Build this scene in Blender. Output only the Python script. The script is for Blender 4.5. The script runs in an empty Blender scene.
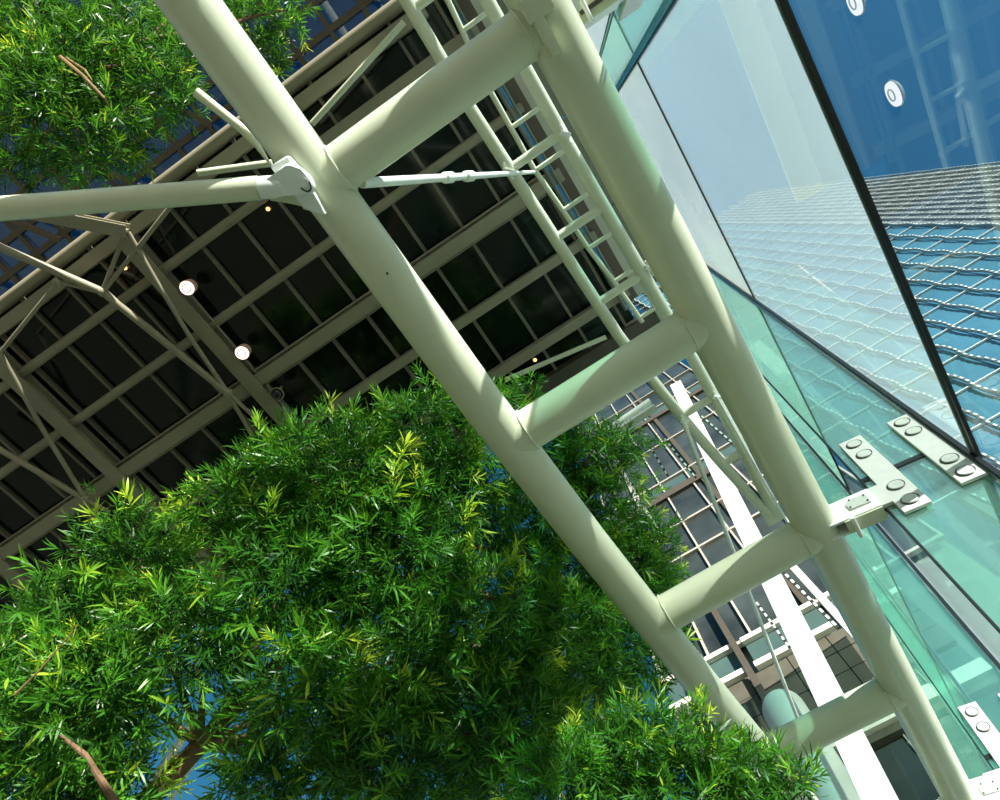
import bpy, bmesh, math, random
import numpy as np
from mathutils import Vector, Matrix

random.seed(7); rng = np.random.default_rng(7)
scene = bpy.context.scene
COL = scene.collection

# ------------------------------------------------------------------ camera
def nrm(v):
    v = np.array(v, float); return v/np.linalg.norm(v)
FPX = 650.0
cZ = nrm([70, -232, FPX])                       # world up seen from the lens (right, down, forward)
cY = np.array([1286, 2010, FPX]); cY = nrm(cY - cZ*(cY@cZ))
cX = np.cross(cY, cZ)
W = np.array([cX, cY, cZ])
O = np.array([0, 0, 1.6])
def ray(x, y): return W @ np.array([(x-500)/FPX, (y-400)/FPX, 1.0])
def P(x, y, d): return O + ray(x, y)*d
def hit(x, y, n, q):
    r = ray(x, y); return O + r*((n@(q-O))/(n@r))
cam_d = bpy.data.cameras.new('camera'); cam = bpy.data.objects.new('camera', cam_d); COL.objects.link(cam)
cam_d.sensor_width = 36; cam_d.lens = FPX*36/1000; cam_d.clip_end = 500
M = Matrix([[W[i][0], -W[i][1], -W[i][2], O[i]] for i in range(3)] + [[0, 0, 0, 1]])
cam.matrix_world = M
scene.camera = cam

# sloped roof / truss frame: a = along the rungs, b = along the chords, n = up off the slope
At = nrm(W @ [3800, -2400, -FPX]); Bt = W @ [1000, 1340, FPX]; Bt = nrm(Bt - At*(At@Bt)); Nt = np.cross(At, Bt)
def T(a, b, h): return O + At*(a-O@At) + Bt*(b-O@Bt) + Nt*h

# ------------------------------------------------------------------ light
SUN = nrm(At*0.66 - Bt*0.66 + Nt*0.185)
sd = bpy.data.lights.new('sun', 'SUN'); sd.energy = 13.0; sd.angle = math.radians(0.6); sd.color = (1.0, 0.95, 0.85)
so = bpy.data.objects.new('sun', sd); COL.objects.link(so)
so.rotation_euler = Vector(SUN).to_track_quat('Z', 'Y').to_euler()
world = bpy.data.worlds.new('sky'); scene.world = world; world.use_nodes = True
wn = world.node_tree; wn.nodes.clear()
sky = wn.nodes.new('ShaderNodeTexSky'); sky.sky_type = 'NISHITA'; sky.sun_disc = False
sky.sun_elevation = math.radians(30); sky.sun_rotation = math.atan2(SUN[0], SUN[1]); sky.air_density = 1.3; sky.dust_density = 0.4; sky.ozone_density = 3.0
bg = wn.nodes.new('ShaderNodeBackground'); bg.inputs[1].default_value = 0.115
wo = wn.nodes.new('ShaderNodeOutputWorld')
hs = wn.nodes.new('ShaderNodeHueSaturation'); hs.inputs['Saturation'].default_value = 1.35; hs.inputs['Hue'].default_value = 0.48
wn.links.new(sky.outputs[0], hs.inputs['Color']); wn.links.new(hs.outputs[0], bg.inputs[0]); wn.links.new(bg.outputs[0], wo.inputs[0])
scene.view_settings.view_transform = 'Standard'; scene.view_settings.look = 'None'
scene.view_settings.gamma = 1; scene.view_settings.exposure = 0.0

# ------------------------------------------------------------------ materials
def newmat(name):
    m = bpy.data.materials.new(name); m.use_nodes = True; m.node_tree.nodes.clear()
    o = m.node_tree.nodes.new('ShaderNodeOutputMaterial'); return m, m.node_tree, o
def pbr(name, col, rough=0.5, metal=0.0, spec=0.5, var=0.06, scale=3.0, bump=0.0, bscale=60, coat=0):
    m, t, o = newmat(name); N = t.nodes.new; L = t.links.new
    p = N('ShaderNodeBsdfPrincipled'); p.inputs['Roughness'].default_value = rough; p.inputs['Metallic'].default_value = metal
    p.inputs['Specular IOR Level'].default_value = spec; p.inputs['Coat Weight'].default_value = coat
    tc = N('ShaderNodeTexCoord'); nz = N('ShaderNodeTexNoise'); nz.inputs['Scale'].default_value = scale; nz.inputs['Detail'].default_value = 6
    L(tc.outputs['Object'], nz.inputs['Vector'])
    r = N('ShaderNodeValToRGB'); c = np.array(col)
    r.color_ramp.elements[0].position = 0.3; r.color_ramp.elements[1].position = 0.7
    r.color_ramp.elements[0].color = (*np.clip(c*(1-var), 0, 1), 1); r.color_ramp.elements[1].color = (*np.clip(c*(1+var), 0, 1), 1)
    L(nz.outputs[0], r.inputs[0]); L(r.outputs[0], p.inputs['Base Color'])
    if bump:
        n2 = N('ShaderNodeTexNoise'); n2.inputs['Scale'].default_value = bscale; L(tc.outputs['Object'], n2.inputs['Vector'])
        b = N('ShaderNodeBump'); b.inputs['Strength'].default_value = bump; b.inputs['Distance'].default_value = 0.01
        L(n2.outputs[0], b.inputs['Height']); L(b.outputs[0], p.inputs['Normal'])
    L(p.outputs[0], o.inputs[0]); return m
def glass(name, tint, milk=(0.8, 0.9, 0.88), wt=0.6, wm=0.3, wg=0.12, rough=0.0, mottle=0.0, mscale=0.5):
    """thin architectural glass: see-through tint + milky film lit from either side + mirror reflection"""
    m, t, o = newmat(name); N = t.nodes.new; L = t.links.new
    tr = N('ShaderNodeBsdfTransparent'); tr.inputs[0].default_value = (*tint, 1)
    tl = N('ShaderNodeBsdfTranslucent'); tl.inputs[0].default_value = (*milk, 1)
    df = N('ShaderNodeBsdfDiffuse'); df.inputs[0].default_value = (*milk, 1)
    md = N('ShaderNodeMixShader'); md.inputs[0].default_value = 0.4; L(tl.outputs[0], md.inputs[1]); L(df.outputs[0], md.inputs[2])
    m1 = N('ShaderNodeMixShader'); L(tr.outputs[0], m1.inputs[1]); L(md.outputs[0], m1.inputs[2])
    fac = wm/(wt+wm); m1.inputs[0].default_value = fac
    if mottle:
        tc = N('ShaderNodeTexCoord'); nz = N('ShaderNodeTexNoise'); nz.inputs['Scale'].default_value = mscale; nz.inputs['Detail'].default_value = 5
        L(tc.outputs['Object'], nz.inputs['Vector']); mr = N('ShaderNodeMapRange')
        mr.inputs[1].default_value = 0.3; mr.inputs[2].default_value = 0.7
        mr.inputs[3].default_value = max(0, fac*(1-mottle)); mr.inputs[4].default_value = min(1, fac*(1+mottle))
        L(nz.outputs[0], mr.inputs[0]); L(mr.outputs[0], m1.inputs[0])
    gl = N('ShaderNodeBsdfGlossy'); gl.inputs[0].default_value = (0.95, 1, 0.98, 1); gl.inputs['Roughness'].default_value = rough
    fr = N('ShaderNodeLayerWeight'); fr.inputs[0].default_value = 0.35
    mr2 = N('ShaderNodeMapRange'); mr2.inputs[3].default_value = wg*0.6; mr2.inputs[4].default_value = min(1, wg*4)
    L(fr.outputs['Facing'], mr2.inputs[0])
    m2 = N('ShaderNodeMixShader'); L(mr2.outputs[0], m2.inputs[0]); L(m1.outputs[0], m2.inputs[1]); L(gl.outputs[0], m2.inputs[2])
    L(m2.outputs[0], o.inputs[0]); return m
def emit(name, col, s):
    m, t, o = newmat(name); e = t.nodes.new('ShaderNodeEmission'); e.inputs[0].default_value = (*col, 1); e.inputs[1].default_value = s
    t.links.new(e.outputs[0], o.inputs[0]); return m

MT = dict(
    white=pbr('painted_steel', (0.66, 0.67, 0.48), 0.38, 0, 0.5, 0.04, 2.0, 0.05, 40, 0.15),
    white2=pbr('painted_steel_thin', (0.60, 0.63, 0.48), 0.4, 0, 0.5, 0.05),
    cast=pbr('white_cast_steel', (0.82, 0.84, 0.78), 0.35, 0, 0.5, 0.04, 6, 0.1, 80),
    roofsteel=pbr('roof_steel', (0.27, 0.25, 0.18), 0.5, 0, 0.4, 0.08, 2),
    roofthin=pbr('roof_mullion_steel', (0.17, 0.155, 0.115), 0.55, 0, 0.4, 0.08, 2),
    roofdark=pbr('dark_steel', (0.035, 0.03, 0.025), 0.5, 0, 0.4),
    darkglass=pbr('dark_roof_glass', (0.005, 0.010, 0.007), 0.08, 0, 0.28, 0.6, 0.7, 0.10, 1.3),
    brown=pbr('brown_steel', (0.07, 0.06, 0.045), 0.5, 0, 0.4, 0.1),
    plate=pbr('painted_splice_plate', (0.60, 0.59, 0.54), 0.4, 0.0, 0.5, 0.05, 8, 0.08, 120),
    cap=pbr('bolt_cap_steel', (0.55, 0.56, 0.50), 0.35, 0.1, 0.5, 0.08, 20),
    rail=pbr('aluminium_rail', (0.62, 0.63, 0.62), 0.25, 0.8, 0.5, 0.06, 5),
    gasket=pbr('black_gasket', (0.01, 0.012, 0.012), 0.4),
    clear=glass('clear_pane', (0.90, 0.96, 1.0), (0.5, 0.7, 0.85), 0.95, 0.01, 0.045),
    hazy=glass('hazy_pane', (0.88, 0.96, 0.98), (0.80, 0.93, 0.97), 0.72, 0.26, 0.10, 0.0, 0.25, 0.12),
    milky=glass('milky_pane', (0.90, 0.96, 0.94), (0.93, 0.98, 0.95), 0.50, 0.45, 0.14, 0.0, 0.3, 0.2),
    teal=glass('teal_pane', (0.84, 0.97, 0.92), (0.55, 0.92, 0.78), 0.6, 0.35, 0.12, 0.0, 0.3, 0.3),
    fin=glass('green_fin_glass', (0.62, 0.88, 0.79), (0.44, 0.78, 0.65), 0.76, 0.16, 0.14, 0.0, 0.25, 0.4),
    upper=glass('upper_roof_glass', (0.26, 0.36, 0.46), (0.1, 0.15, 0.25), 0.9, 0.05, 0.12),
    tglass=pbr('tower_glass', (0.05, 0.15, 0.20), 0.08, 0.0, 0.7, 0.25, 0.08, 0.04, 0.3),
    tlouver=pbr('tower_louvre', (0.16, 0.17, 0.16), 0.45, 0.1, 0.5, 0.15, 0.5),
    tmull=pbr('tower_mullion', (0.70, 0.72, 0.66), 0.5, 0, 0.5, 0.05),
    tdark=pbr('tower_dark_rib', (0.14, 0.17, 0.15), 0.5),
    oglass=pbr('office_glass', (0.035, 0.045, 0.045), 0.06, 0, 0.25, 0.5, 0.25, 0.04, 0.4),
    oglass2=pbr('office_spandrel_glass', (0.055, 0.095, 0.09), 0.12, 0, 0.3, 0.2, 0.3),
    omull=pbr('office_mullion', (0.36, 0.345, 0.30), 0.5, 0, 0.4, 0.05),
    skybar=pbr('skylight_bar_steel', (0.15, 0.115, 0.08), 0.5),
    stone=pbr('brown_stone', (0.085, 0.08, 0.06), 0.7, 0, 0.3, 0.15, 1.2, 0.2, 8),
    sill=pbr('pale_sill', (0.78, 0.70, 0.62), 0.6, 0, 0.3, 0.05),
    render=pbr('white_render', (0.50, 0.50, 0.46), 0.7, 0, 0.3, 0.03, 1),
    paler=pbr('pale_soffit', (0.44, 0.44, 0.36), 0.6, 0, 0.3, 0.05, 1),
    greys=pbr('grey_soffit', (0.19, 0.19, 0.155), 0.6, 0, 0.3, 0.05, 1),
    browns=pbr('brown_soffit', (0.10, 0.075, 0.055), 0.6),
    floor=pbr('pale_stone_floor', (0.23, 0.225, 0.155), 0.6, 0, 0.3, 0.1, 0.4),
    bark=pbr('bark', (0.16, 0.10, 0.06), 0.85, 0, 0.2, 0.35, 8, 0.6, 30),
    twig=pbr('twig', (0.22, 0.15, 0.07), 0.8, 0, 0.2, 0.3, 8),
    lamp=emit('lamp_glow', (1.0, 0.78, 0.70), 3.0), lampc=pbr('lamp_ring', (0.75, 0.45, 0.40), 0.4),
    amber=emit('amber_glow', (1.0, 0.42, 0.12), 4.0),
    lens=pbr('dark_lens', (0.01, 0.01, 0.01), 0.05),
)
def leaf_mat(name, c0, c1, c2, gloss=0.38):
    m, t, o = newmat(name); N = t.nodes.new; L = t.links.new
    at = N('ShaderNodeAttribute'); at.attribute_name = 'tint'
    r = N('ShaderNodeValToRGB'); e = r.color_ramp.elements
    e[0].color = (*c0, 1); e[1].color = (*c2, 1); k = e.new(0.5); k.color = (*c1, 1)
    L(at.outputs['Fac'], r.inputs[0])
    p = N('ShaderNodeBsdfPrincipled'); p.inputs['Roughness'].default_value = gloss; p.inputs['Specular IOR Level'].default_value = 0.45
    tl = N('ShaderNodeBsdfTranslucent'); hs = N('ShaderNodeHueSaturation'); hs.inputs['Value'].default_value = 1.5; hs.inputs['Hue'].default_value = 0.485
    L(r.outputs[0], p.inputs['Base Color']); L(r.outputs[0], hs.inputs['Color']); L(hs.outputs[0], tl.inputs[0])
    mx = N('ShaderNodeMixShader'); mx.inputs[0].default_value = 0.42
    L(p.outputs[0], mx.inputs[1]); L(tl.outputs[0], mx.inputs[2]); L(mx.outputs[0], o.inputs[0]); return m
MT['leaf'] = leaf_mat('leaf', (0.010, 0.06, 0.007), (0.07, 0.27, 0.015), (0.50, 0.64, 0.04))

# ------------------------------------------------------------------ helpers
def tag(o, label=None, cat=None, group=None, kind=None):
    if label: o['label'] = label
    if cat: o['category'] = cat
    if group: o['group'] = group
    if kind: o['kind'] = kind
    return o
def link(name, me, parent=None, smooth=False):
    o = bpy.data.objects.new(name, me); COL.objects.link(o)
    if parent is not None: o.parent = parent; o.matrix_parent_inverse = parent.matrix_world.inverted() if False else Matrix.Translation(-Vector(parent['_loc'])) if '_loc' in parent else Matrix.Identity(4)
    return o
ROOTS = []
def empty(name, loc=(0, 0, 0), label=None, cat=None, group=None, kind=None):
    o = bpy.data.objects.new(name, None); COL.objects.link(o); o.location = Vector([float(v) for v in loc]); o.empty_display_size = 0.2
    o['_loc'] = [float(v) for v in loc]; ROOTS.append(o)
    return tag(o, label, cat, group, kind)
def mesh(name, bm, mat, parent=None, smooth=True, ang=40):
    me = bpy.data.meshes.new(name)
    bmesh.ops.recalc_face_normals(bm, faces=bm.faces)
    if smooth:
        ca = math.radians(ang)
        for f in bm.faces: f.smooth = True
        for e in bm.edges:
            if len(e.link_faces) == 2 and e.calc_face_angle(0) > ca: e.smooth = False
    bm.to_mesh(me); bm.free()
    for m_ in (mat if isinstance(mat, (list, tuple)) else [mat]): me.materials.append(m_)
    return link(name, me, parent)
def V(p): return Vector([float(x) for x in p])
def frame(d, up=None):
    d = V(d).normalized(); u = V(up) if up is not None else Vector((0, 0, 1))
    if abs(d.dot(u.normalized())) > 0.98: u = Vector((1, 0, 0))
    s = d.cross(u).normalized(); u = s.cross(d).normalized(); return s, u
def add_tube(bm, pts, r, seg=16, caps=True):
    """swept tube; r a number or list"""
    pts = [V(p) for p in pts]; rs = r if isinstance(r, (list, tuple)) else [r]*len(pts)
    rings = []; s0 = None
    for i, p in enumerate(pts):
        if i == 0: d = pts[1]-p
        elif i == len(pts)-1: d = p-pts[-2]
        else: d = (pts[i+1]-p).normalized()+(p-pts[i-1]).normalized()
        d.normalize()
        if s0 is None: s, u = frame(d)
        else:
            s = s0 - d*s0.dot(d); s.normalize(); u = s.cross(d)
        s0 = s
        rings.append([bm.verts.new(p+(s*math.cos(k*2*math.pi/seg)+u*math.sin(k*2*math.pi/seg))*rs[i]) for k in range(seg)])
    for A_, B_ in zip(rings[:-1], rings[1:]):
        for k in range(seg): bm.faces.new((A_[k], A_[(k+1) % seg], B_[(k+1) % seg], B_[k]))
    if caps: bm.faces.new(rings[0][::-1]); bm.faces.new(rings[-1])
def add_box(bm, c, ax, ay, az, sx, sy, sz, bevel=0):
    c = V(c); ax, ay, az = V(ax)*sx/2, V(ay)*sy/2, V(az)*sz/2
    vs = [bm.verts.new(c+ax*i+ay*j+az*k) for i in (-1, 1) for j in (-1, 1) for k in (-1, 1)]
    fs = [bm.faces.new([vs[i] for i in q]) for q in ((0, 1, 3, 2), (4, 6, 7, 5), (0, 4, 5, 1), (2, 3, 7, 6), (0, 2, 6, 4), (1, 5, 7, 3))]
    if bevel:
        es = list({e for f in fs for e in f.edges}); bmesh.ops.bevel(bm, geom=es, offset=bevel, segments=2, affect='EDGES', profile=0.7)
def add_bar(bm, p, q, w, h, up=None):
    p, q = V(p), V(q); s, u = frame(q-p, up); add_box(bm, (p+q)/2, (q-p).normalized(), s, u, (q-p).length, w, h)
def add_ibeam(bm, p, q, w, h, t, up):
    """I section: two flanges and a web"""
    p, q = V(p), V(q); s, u = frame(q-p, up); d = (q-p).normalized(); L_ = (q-p).length; c = (p+q)/2
    add_box(bm, c+u*(h/2-t/2), d, s, u, L_, w, t); add_box(bm, c-u*(h/2-t/2), d, s, u, L_, w, t); add_box(bm, c, d, s, u, L_, t*1.5, h-2*t)
def add_prism(bm, pts, nv, th, bevel=0):
    """flat outline pts (3-D, coplanar), extruded by th along nv, centred"""
    nv = V(nv).normalized()*th/2
    a = [bm.verts.new(V(p)-nv) for p in pts]; b = [bm.verts.new(V(p)+nv) for p in pts]; n = len(a)
    bm.faces.new(a[::-1]); bm.faces.new(b)
    for i in range(n): bm.faces.new((a[i], a[(i+1) % n], b[(i+1) % n], b[i]))
    if bevel: bmesh.ops.bevel(bm, geom=list(bm.edges), offset=bevel, segments=1, affect='EDGES')
def BM(): return bmesh.new()
def tube(name, pts, r, mat, parent=None, seg=16, **k):
    bm = BM(); add_tube(bm, pts, r, seg); return mesh(name, bm, mat, parent)
def bar(name, p, q, w, h, mat, parent=None, up=None):
    bm = BM(); add_bar(bm, p, q, w, h, up); return mesh(name, bm, mat, parent, smooth=False)
def disc_pts(c, u, v, r, n=24): return [V(c)+V(u)*r*math.cos(i*2*math.pi/n)+V(v)*r*math.sin(i*2*math.pi/n) for i in range(n)]
X = np.array([1., 0, 0]); Y = np.array([0, 1., 0]); Z = np.array([0, 0, 1.])

# ------------------------------------------------------------------ floor
bm = BM(); add_box(bm, (0, 5, -0.15), X, Y, Z, 260, 260, 0.3)
tag(mesh('floor', bm, MT['floor'], None, smooth=False), kind='structure')

# ------------------------------------------------------------------ ceiling: dark glazed roof bay
HR = 15.0
ceil = empty('ceiling', T(-6, 2, HR), kind='structure')
AK = [0.46+2.0-1.0*k for k in range(0, 24)]                        # mullion lines
PB = [-0.8, 0.82, 2.40, 3.95, 5.50, 6.42]                          # purlin lines
ROWS = [-1.98] + PB
RX0, RX1 = -20.5, 1.75
pg = {}
for j in range(len(ROWS)-1):
    b0, b1 = ROWS[j], ROWS[j+1]
    for k in range(len(AK)-1):
        a1, a0 = min(AK[k], RX1), AK[k+1]
        if a1-a0 < 0.1 or a1 < RX0+0.5: continue
        bm = BM(); add_box(bm, T((a0+a1)/2, (b0+b1)/2, HR+0.10+random.uniform(-.008, .008)), At, Bt, Nt, a1-a0-0.05, b1-b0-0.05, 0.03)
        mesh('roof_panel', bm, MT['darkglass'], ceil, smooth=False)
for a in AK:
    if a > 1.7: continue
    if a < RX0: continue
    bm = BM(); add_box(bm, T(a, (ROWS[0]+ROWS[-1])/2, HR+0.02), At, Bt, Nt, 0.07, ROWS[-1]-ROWS[0], 0.12)
    mesh('glazing_bar', bm, MT['roofthin'], ceil, smooth=False)
def apurlin(b, r, h, a0=RX0, a1=1.9, name='purlin', box=None):
    if box:
        bm = BM(); add_box(bm, T((a0+a1)/2, b, h), At, Bt, Nt, a1-a0, box[0], box[1]); return mesh(name, bm, MT['roofsteel'], ceil, smooth=False)
    return tube(name, [T(a0, b, h), T(a1, b, h)], r, MT['roofsteel'], ceil, 14)
apurlin(-2.08, 0.14, HR-0.05, a1=1.2, name='edge_tube')
bm = BM(); add_ibeam(bm, T(RX0, -1.72, HR-0.1), T(1.2, -1.72, HR-0.1), 0.26, 0.3, 0.05, Nt); mesh('ridge_beam', bm, MT['roofsteel'], ceil, smooth=False)
apurlin(-0.72, 0.11, HR-0.1, a1=-3.0)
apurlin(-0.86, 0, HR-0.1, a0=-3.0, box=(0.30, 0.2), name='flat_purlin')
bm = BM()
for db, w in ((-.15, .05), (0.0, .12), (.16, .05)): add_box(bm, T(-.8, -0.62+db, HR-0.05), At, Bt, Nt, 5.0, w, .08)
mesh('channel_strip', bm, MT['roofthin'], ceil, smooth=False)
apurlin(0.80, 0.11, HR-0.1)
bm = BM(); add_ibeam(bm, T(RX0, 2.38, HR-0.15), T(1.9, 2.38, HR-0.15), 0.30, 0.34, 0.05, Nt); mesh('main_beam', bm, MT['roofsteel'], ceil, smooth=False)
for db in (-.2, .2): tube('conduit', [T(RX0, 2.38+db, HR-.12), T(1.4, 2.38+db, HR-.12)], .03, MT['roofsteel'], ceil, 8)
apurlin(3.95, 0, HR-0.1, box=(0.22, 0.2), name='flat_purlin')
apurlin(5.50, 0, HR-0.1, box=(0.24, 0.22), name='flat_purlin')
bm = BM(); add_box(bm, T(-6, 6.62, HR-0.05), At, Bt, Nt, 16.5, 0.66, 0.34); mesh('edge_beam', bm, MT['brown'], ceil, smooth=False)
for a in (-10.88, -6.66, -15.0):
    bm = BM(); add_ibeam(bm, T(a, -1.7, HR-0.2), T(a, 6.3, HR-0.2), 0.34, 0.36, 0.05, Nt); mesh('rafter', bm, MT['roofsteel'], ceil, smooth=False)
# lattice rods in front of the purlins (welded space frame)
HS = 14.35
def Hs(x, y, h=HS): return hit(x, y, Nt, O+Nt*h)
sf = empty('space_frame', Hs(105, 292), 'dull beige lattice of thin welded tubes hanging under the dark glazed roof at left', 'space frame')
for a, b, r in [((-60, 221), (103, 292), .085), ((103, 292), (228, 393), .085), ((103, 292), (174, 202), .05), ((103, 290), (124, 236), .045),
                ((0, 353), (58, 282), .045), ((58, 282), (103, 293), .04),
                ((0, 353), (42, 428), .055), ((42, 428), (85, 498), .055), ((-20, 438), (85, 499), .07),
                ((228, 393), (280, 440), .045), ((228, 393), (262, 452), .05), ((85, 499), (103, 528), .05), ((85, 499), (110, 512), .045)]:
    tube('strut', [Hs(*a), Hs(*b)], r, MT['roofsteel'], sf, 10)
tube('strut', [Hs(128, 232), Hs(158, 284), Hs(192, 340), Hs(228, 393)], .05, MT['roofsteel'], sf, 10)
for p in [(103, 292), (228, 393), (85, 499), (58, 282)]:
    bm = BM(); bmesh.ops.create_icosphere(bm, subdivisions=2, radius=.11, matrix=Matrix.Translation(V(Hs(*p)))); mesh('node', bm, MT['roofsteel'], sf)
bm = BM(); add_ibeam(bm, Hs(-30, 200), Hs(128, 231), .26, .26, .04, Nt); mesh('hip_beam', bm, MT['roofsteel'], sf, smooth=False)
rods = [((312, 124), (404, 22), .065, 14.5, 'slim grey diagonal brace under the dark roof, above the uppermost thick rung'),
        ((505, 380), (606, 337), .06, 14.6, 'slim grey diagonal brace above the small leafy sprig, by the roof edge'),
        ((198, 173), (272, 163), .07, 14.2, 'short grey roof strut ending behind the white clevis')]
for a, b, r, h, lb in rods:
    tag(tube('roof_brace', [Hs(*a, h), Hs(*b, h)], r, MT['white2'] if r < .08 else MT['white'], None, 10), lb, 'brace')
tag(tube('tapered_strut', [Hs(196, 92, 9.6), Hs(240, 127, 9.6), Hs(258, 146, 9.5), Hs(270, 164, 9.4)], [.065, .062, .045, .015], MT['white'], None, 14),
    'pale tapered strut running down-right from the upper left foliage towards the thick tube', 'strut')

# ------------------------------------------------------------------ upper glazing beyond the roof edge (top left)
HU = 19.0
ug = empty('skylight', T(-8, -5, HU), kind='structure')
for i in range(-19, 5):
    for j in range(11):
        a = i*1.0+.2; b = -2.5-.66*j
        bm = BM(); add_box(bm, T(a+.5, b+.33, HU), At, Bt, Nt, .92, .58, .03); mesh('skylight_pane', bm, MT['upper'], ug, smooth=False)
for i in range(-19, 6): bar('skylight_bar', T(i*1.0+.2, -9.4, HU-.05), T(i*1.0+.2, -1.2, HU-.05), .12, .16, MT['skybar'], ug, Nt)
for j in range(-1, 12): bar('skylight_bar', T(-18.2, -1.84-.66*j, HU-.05), T(5.2, -1.84-.66*j, HU-.05), .15, .18, MT['skybar'], ug, Nt)
for i in range(-6, 2): bar('skylight_brace', T(i*2.6, -8.4, HU-.5), T(i*2.6+3.2, -3.0, HU-.5), .14, .14, MT['skybar'], ug, Nt)
# striped soffit behind the small ladders
sof = empty('trim_1', T(2.3, 1, HR), kind='structure')
for a0, a1, mt, nm in [(1.80, 2.05, 'browns', 'brown_strip'), (2.05, 2.42, 'paler', 'pale_strip'), (2.42, 3.0, 'greys', 'grey_panel'), (3.0, 3.6, 'paler', 'pale_strip')]:
    n = 5 if nm == 'grey_panel' else 1; L0, L1 = -5.0, 5.8
    for k in range(n):
        c0 = L0+(L1-L0)*k/n; c1 = L0+(L1-L0)*(k+1)/n-(.03 if n > 1 else 0)
        bm = BM(); add_box(bm, T((a0+a1)/2, (c0+c1)/2, HR+(.06 if 'grey' in nm else 0)), At, Bt, Nt, a1-a0, c1-c0, .12); mesh(nm, bm, MT[mt], sof, smooth=False)

# ------------------------------------------------------------------ main ladder truss
HT = 7.2
tr = empty('ladder_truss', T(.26, 3.6, HT), 'large pale green-white tubular ladder truss crossing the whole picture in front', 'truss')
RC = 0.262
def aL_(b): return float(np.interp(b, [-7, 3, 5.5, 7.24, 9.2, 11, 14.5, 18], [-1.12, -1.12, -1.06, -.99, -.91, -.80, -.6, -.4]))
bs = [-7, -4, -2, 0, 2, 3.6, 5.4, 7.2, 9, 10.9, 12.7, 14.5, 18]
tube('chord', [T(aL_(b), b, HT) for b in np.arange(-7, 18.1, .5)], RC, MT['white'], tr, 40)
tube('chord', [T(1.64, b, HT) for b in np.arange(-7, 18.1, .5)], RC*1.05, MT['white'], tr, 40)
RB = [-3.64, -0.02, 3.62, 7.24, 10.88, 14.5]
def collar(c, d, r, parent):
    """knobbly weld bead ring"""
    s, u = frame(d); pts = []
    for k in range(41):
        t = k*2*math.pi/40; pts.append(V(c)+(s*math.cos(t)+u*math.sin(t))*(r+.004*math.sin(t*9)))
    bm = BM(); add_tube(bm, pts, .012, 6, caps=False); return mesh('weld_bead', bm, MT['white'], parent)
for b in RB:
    RR = {-0.02: .25}.get(b, .262)
    a0 = aL_(b)
    r = tube('rung', [T(a0, b, HT), T(a0+.3, b, HT), T(1.34, b, HT), T(1.64, b, HT)], RR, MT['white'], tr, 36)
    collar(T(a0+.262, b, HT), At, RR+.005, r); collar(T(1.64-.272, b, HT), At, RR+.005, r)
bm = BM(); bmesh.ops.create_uvsphere(bm, u_segments=14, v_segments=8, radius=.035, matrix=Matrix.Translation(V(hit(322, 157, Nt, O+Nt*(HT-.12))))); mesh('grout_plug', bm, MT['cast'], tr)
# saddle lug on the right chord near the top
lug = BM()
c0 = hit(543, 22, Nt, O+Nt*(HT-.30)); c1 = hit(550, 50, Nt, O+Nt*(HT-.30))
add_box(lug, (c0+c1)/2-Bt*.02, At, Bt, Nt, .10, .42, .20, .03); mesh('saddle_lug', lug, MT['white'], tr)
lug = BM(); add_box(lug, hit(536, 6, Nt, O+Nt*(HT-.30)), At, Bt, Nt, .26, .22, .22, .04); mesh('saddle_lug', lug, MT['white'], tr)
# chord pin with a drip line
tube('vent_pin', [hit(387, 273, Nt, O+Nt*(HT-.27)), hit(388, 275, Nt, O+Nt*(HT-.22))], .012, MT['gasket'], tr, 8)
# forked bracket on the left chord
def HTp(x, y, h=HT): return hit(x, y, Nt, O+Nt*h)
gus = BM(); add_prism(gus, [HTp(x, y, HT-.30) for x, y in [(271, 166), (289, 155), (304, 172), (322, 205), (328, 214), (318, 214), (304, 207), (293, 192), (279, 176)]], Nt, .14, .015)
mesh('gusset_plate', gus, MT['cast'], tr)
gus = BM(); add_prism(gus, [HTp(x, y, HT-.16) for x, y in [(296, 196), (322, 208), (331, 215), (320, 213), (304, 209)]], Nt, .05, .004); mesh('gusset_plate', gus, MT['white'], tr)

# big tie rod to the clevis
q0, q1 = HTp(-90, 216, HT-.36), HTp(272, 187, HT-.40)
tie = empty('tie_rod', q1, 'thick white tie rod entering from the left edge, its forked end pinned to the tube', 'tie rod')
dt = nrm(q1-q0)
tube('rod', [q0, q1-dt*.12], .115, MT['white'], tie, 28)
tube('sleeve', [q1-dt*.115, q1-dt*.0, q1+dt*.10], [.108, .108, .095], MT['cast'], tie, 28)
fk = BM(); add_prism(fk, [HTp(x, y, HT-.42) for x, y in [(266, 177), (280, 173), (286, 163), (293, 163), (302, 169), (312, 178), (316, 188), (313, 194), (304, 194), (290, 193), (281, 197), (266, 198)]], Nt, .12, .02); mesh('fork_plate', fk, MT['cast'], tie)
fk = BM(); add_prism(fk, [HTp(x, y, HT-.22) for x, y in [(270, 186), (292, 184), (308, 192), (316, 201), (306, 207), (290, 203), (270, 200)]], Nt, .10, .015); mesh('fork_plate', fk, MT['white'], tie)
pc = HTp(304, 183, HT-.50); pn = BM(); add_tube(pn, [pc, pc+Nt*.34], .045, 18); pin = mesh('pin', pn, MT['cast'], tie)
bm = BM(); add_tube(bm, [pc-Nt*.012+At*.05*math.cos(t)+Bt*.085*math.sin(t) for t in np.linspace(0.2, 2.9, 12)], .008, 6); mesh('pin_groove', bm, MT['gasket'], pin)
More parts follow.
